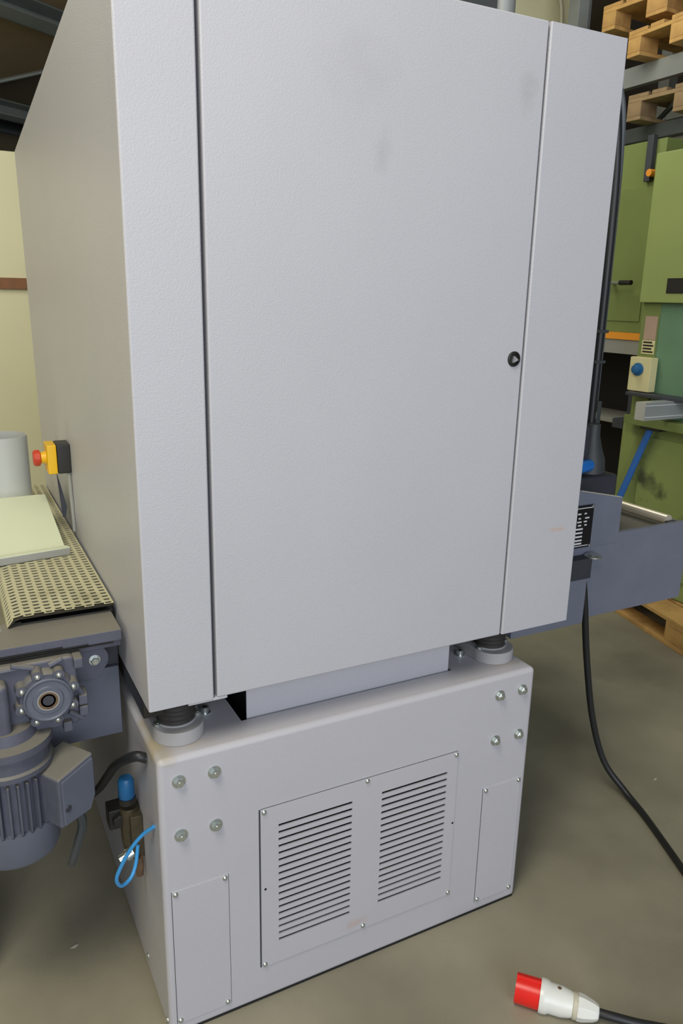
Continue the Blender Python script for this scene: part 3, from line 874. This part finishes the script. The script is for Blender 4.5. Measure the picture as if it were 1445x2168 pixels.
# ------------------------------------------------------------------ olive green machine cabinet (behind)
A = thing('green_cabinet_machine', 'dark olive green machine cabinet with silver lever and orange strip', 'machine', (2.5, 1.9, 0))
bx('door_panel', 'green2', A, 2.1, 2.9, 1.66, 2.9, 1.44, 2.40, 0.004)
bx('door_inset', 'green2', A, 2.094, 2.1, 1.70, 2.2, 1.50, 2.18, 0.002)
bx('orange_strip', 'orange', A, 2.092, 2.9, 1.66, 2.9, 1.402, 1.44, 0.002)
bx('lower_panel', 'panel_grey', A, 2.1, 2.9, 1.66, 2.9, 1.325, 1.402, 0.002)
for y in (1.70, 2.8):
    for x in (2.14, 2.84):
        bx('leg', 'slate_dark', A, x, x + 0.05, y, y + 0.05, 0, 1.33, 0.003)
bx('back_panel', 'dark', A, 2.45, 2.5, 1.66, 2.9, 0.1, 1.325, 0.003)
bx('cross_shelf', 'panel_grey', A, 2.15, 2.6, 1.66, 2.5, 0.93, 0.955, 0.003)
lv = MB().cyl((2.10, 1.90, 1.70), (2.02, 1.86, 1.70), 0.010, 12).build('lever', 'zinc', A)
MB().tube([(2.02, 1.87, 1.70), (2.02, 1.785, 1.70)], 0.008, 10, 1).build('lever_rod', 'zinc', lv)
MB().tube([(2.02, 1.79, 1.70), (2.02, 1.712, 1.70)], 0.013, 12, 1).build('lever_grip', 'blackp', lv)
MB().cyl((2.09, 1.70, 2.235), (2.04, 1.70, 2.235), 0.018, 14).build('indicator', 'orange', A)
bx('side_strip', 'slate_dark', A, 2.07, 2.1, 1.72, 1.76, 2.2, 2.42, 0.003)

# ------------------------------------------------------------------ light green machine (nearer, on the floor pallet)
B = thing('green_woodworking_machine', 'light green woodworking machine with aluminium table rail standing on a pine pallet', 'machine', (2.3, 1.1, 0.144))
bx('head_housing', 'green', B, 1.9, 2.6, 0.75, 1.535, 1.60, 2.29, 0.006)
bx('nameplate', 'plate_black', B, 1.896, 1.9, 0.9, 1.375, 1.645, 1.715, 0.001)
bx('column', 'teal', B, 1.938, 2.5, 0.80, 1.535, 1.0, 1.60, 0.004)
bx('column_edge', 'green2', B, 1.93, 2.0, 1.425, 1.5345, 1.0, 1.60, 0.004)
bx('pink_label', 'pink', B, 1.926, 1.93, 1.43, 1.505, 1.42, 1.535, 0.0005)
wl = bx('warning_label', 'switch_cream', B, 1.926, 1.93, 1.43, 1.508, 1.35, 1.418, 0.0005)
for k in range(4):
    bx('printed_line', 'plate_black', wl, 1.9245, 1.926, 1.435 + 0.01 * (k % 2), 1.500, 1.357 + k * 0.0155, 1.365 + k * 0.0155, 0)
sw = bx('switch_box', 'switch_cream', B, 1.88, 1.93, 1.395, 1.53, 1.165, 1.335, 0.005)
MB().lathe((1.88, 1.47, 1.275), (-1, 0, 0), [(0, 0.032), (0.008, 0.032), (0.010, 0.022), (0.030, 0.020), (0.032, 0.014)], 24).build('switch_knob', 'blueknob', sw)
bx('table', 'slate_dark', B, 1.84, 2.6, 0.6, 1.50, 1.145, 1.162, 0.003)
al = bx('table_rail', 'alu', B, 1.655, 1.93, 1.20, 1.26, 1.062, 1.148, 0.003)
for z in (1.078, 1.132):
    bx('rail_groove', 'plate_white', al, 1.655, 1.93, 1.1985, 1.20, z, z + 0.003, 0)
bx('rail_support', 'green2', B, 1.85, 2.4, 0.7, 1.50, 1.0, 1.045, 0.003)
bx('base_cabinet', 'green_base', B, 1.93, 2.55, 0.45, 1.575, 0.148, 1.0, 0.008)
bx('base_door', 'green_base', B, 1.922, 1.93, 0.85, 1.43, 0.25, 0.94, 0.003)
MB().cyl((1.89, 1.355, 0.995), (1.89, 1.50, 0.60), 0.017, 14).build('blue_strut', 'bluerod', B)
bx('strut_clamp', 'blackp', B, 1.86, 1.93, 1.28, 1.40, 0.985, 1.02, 0.004)
bx('side_bracket', 'slate_dark', B, 1.93, 2.05, 1.575, 1.65, 0.95, 1.0, 0.004)

for o in list(bpy.data.objects):
    if o.type == 'MESH' and o.parent is None and 'category' not in o and 'kind' not in o:
        print('UNTAGGED', o.name)
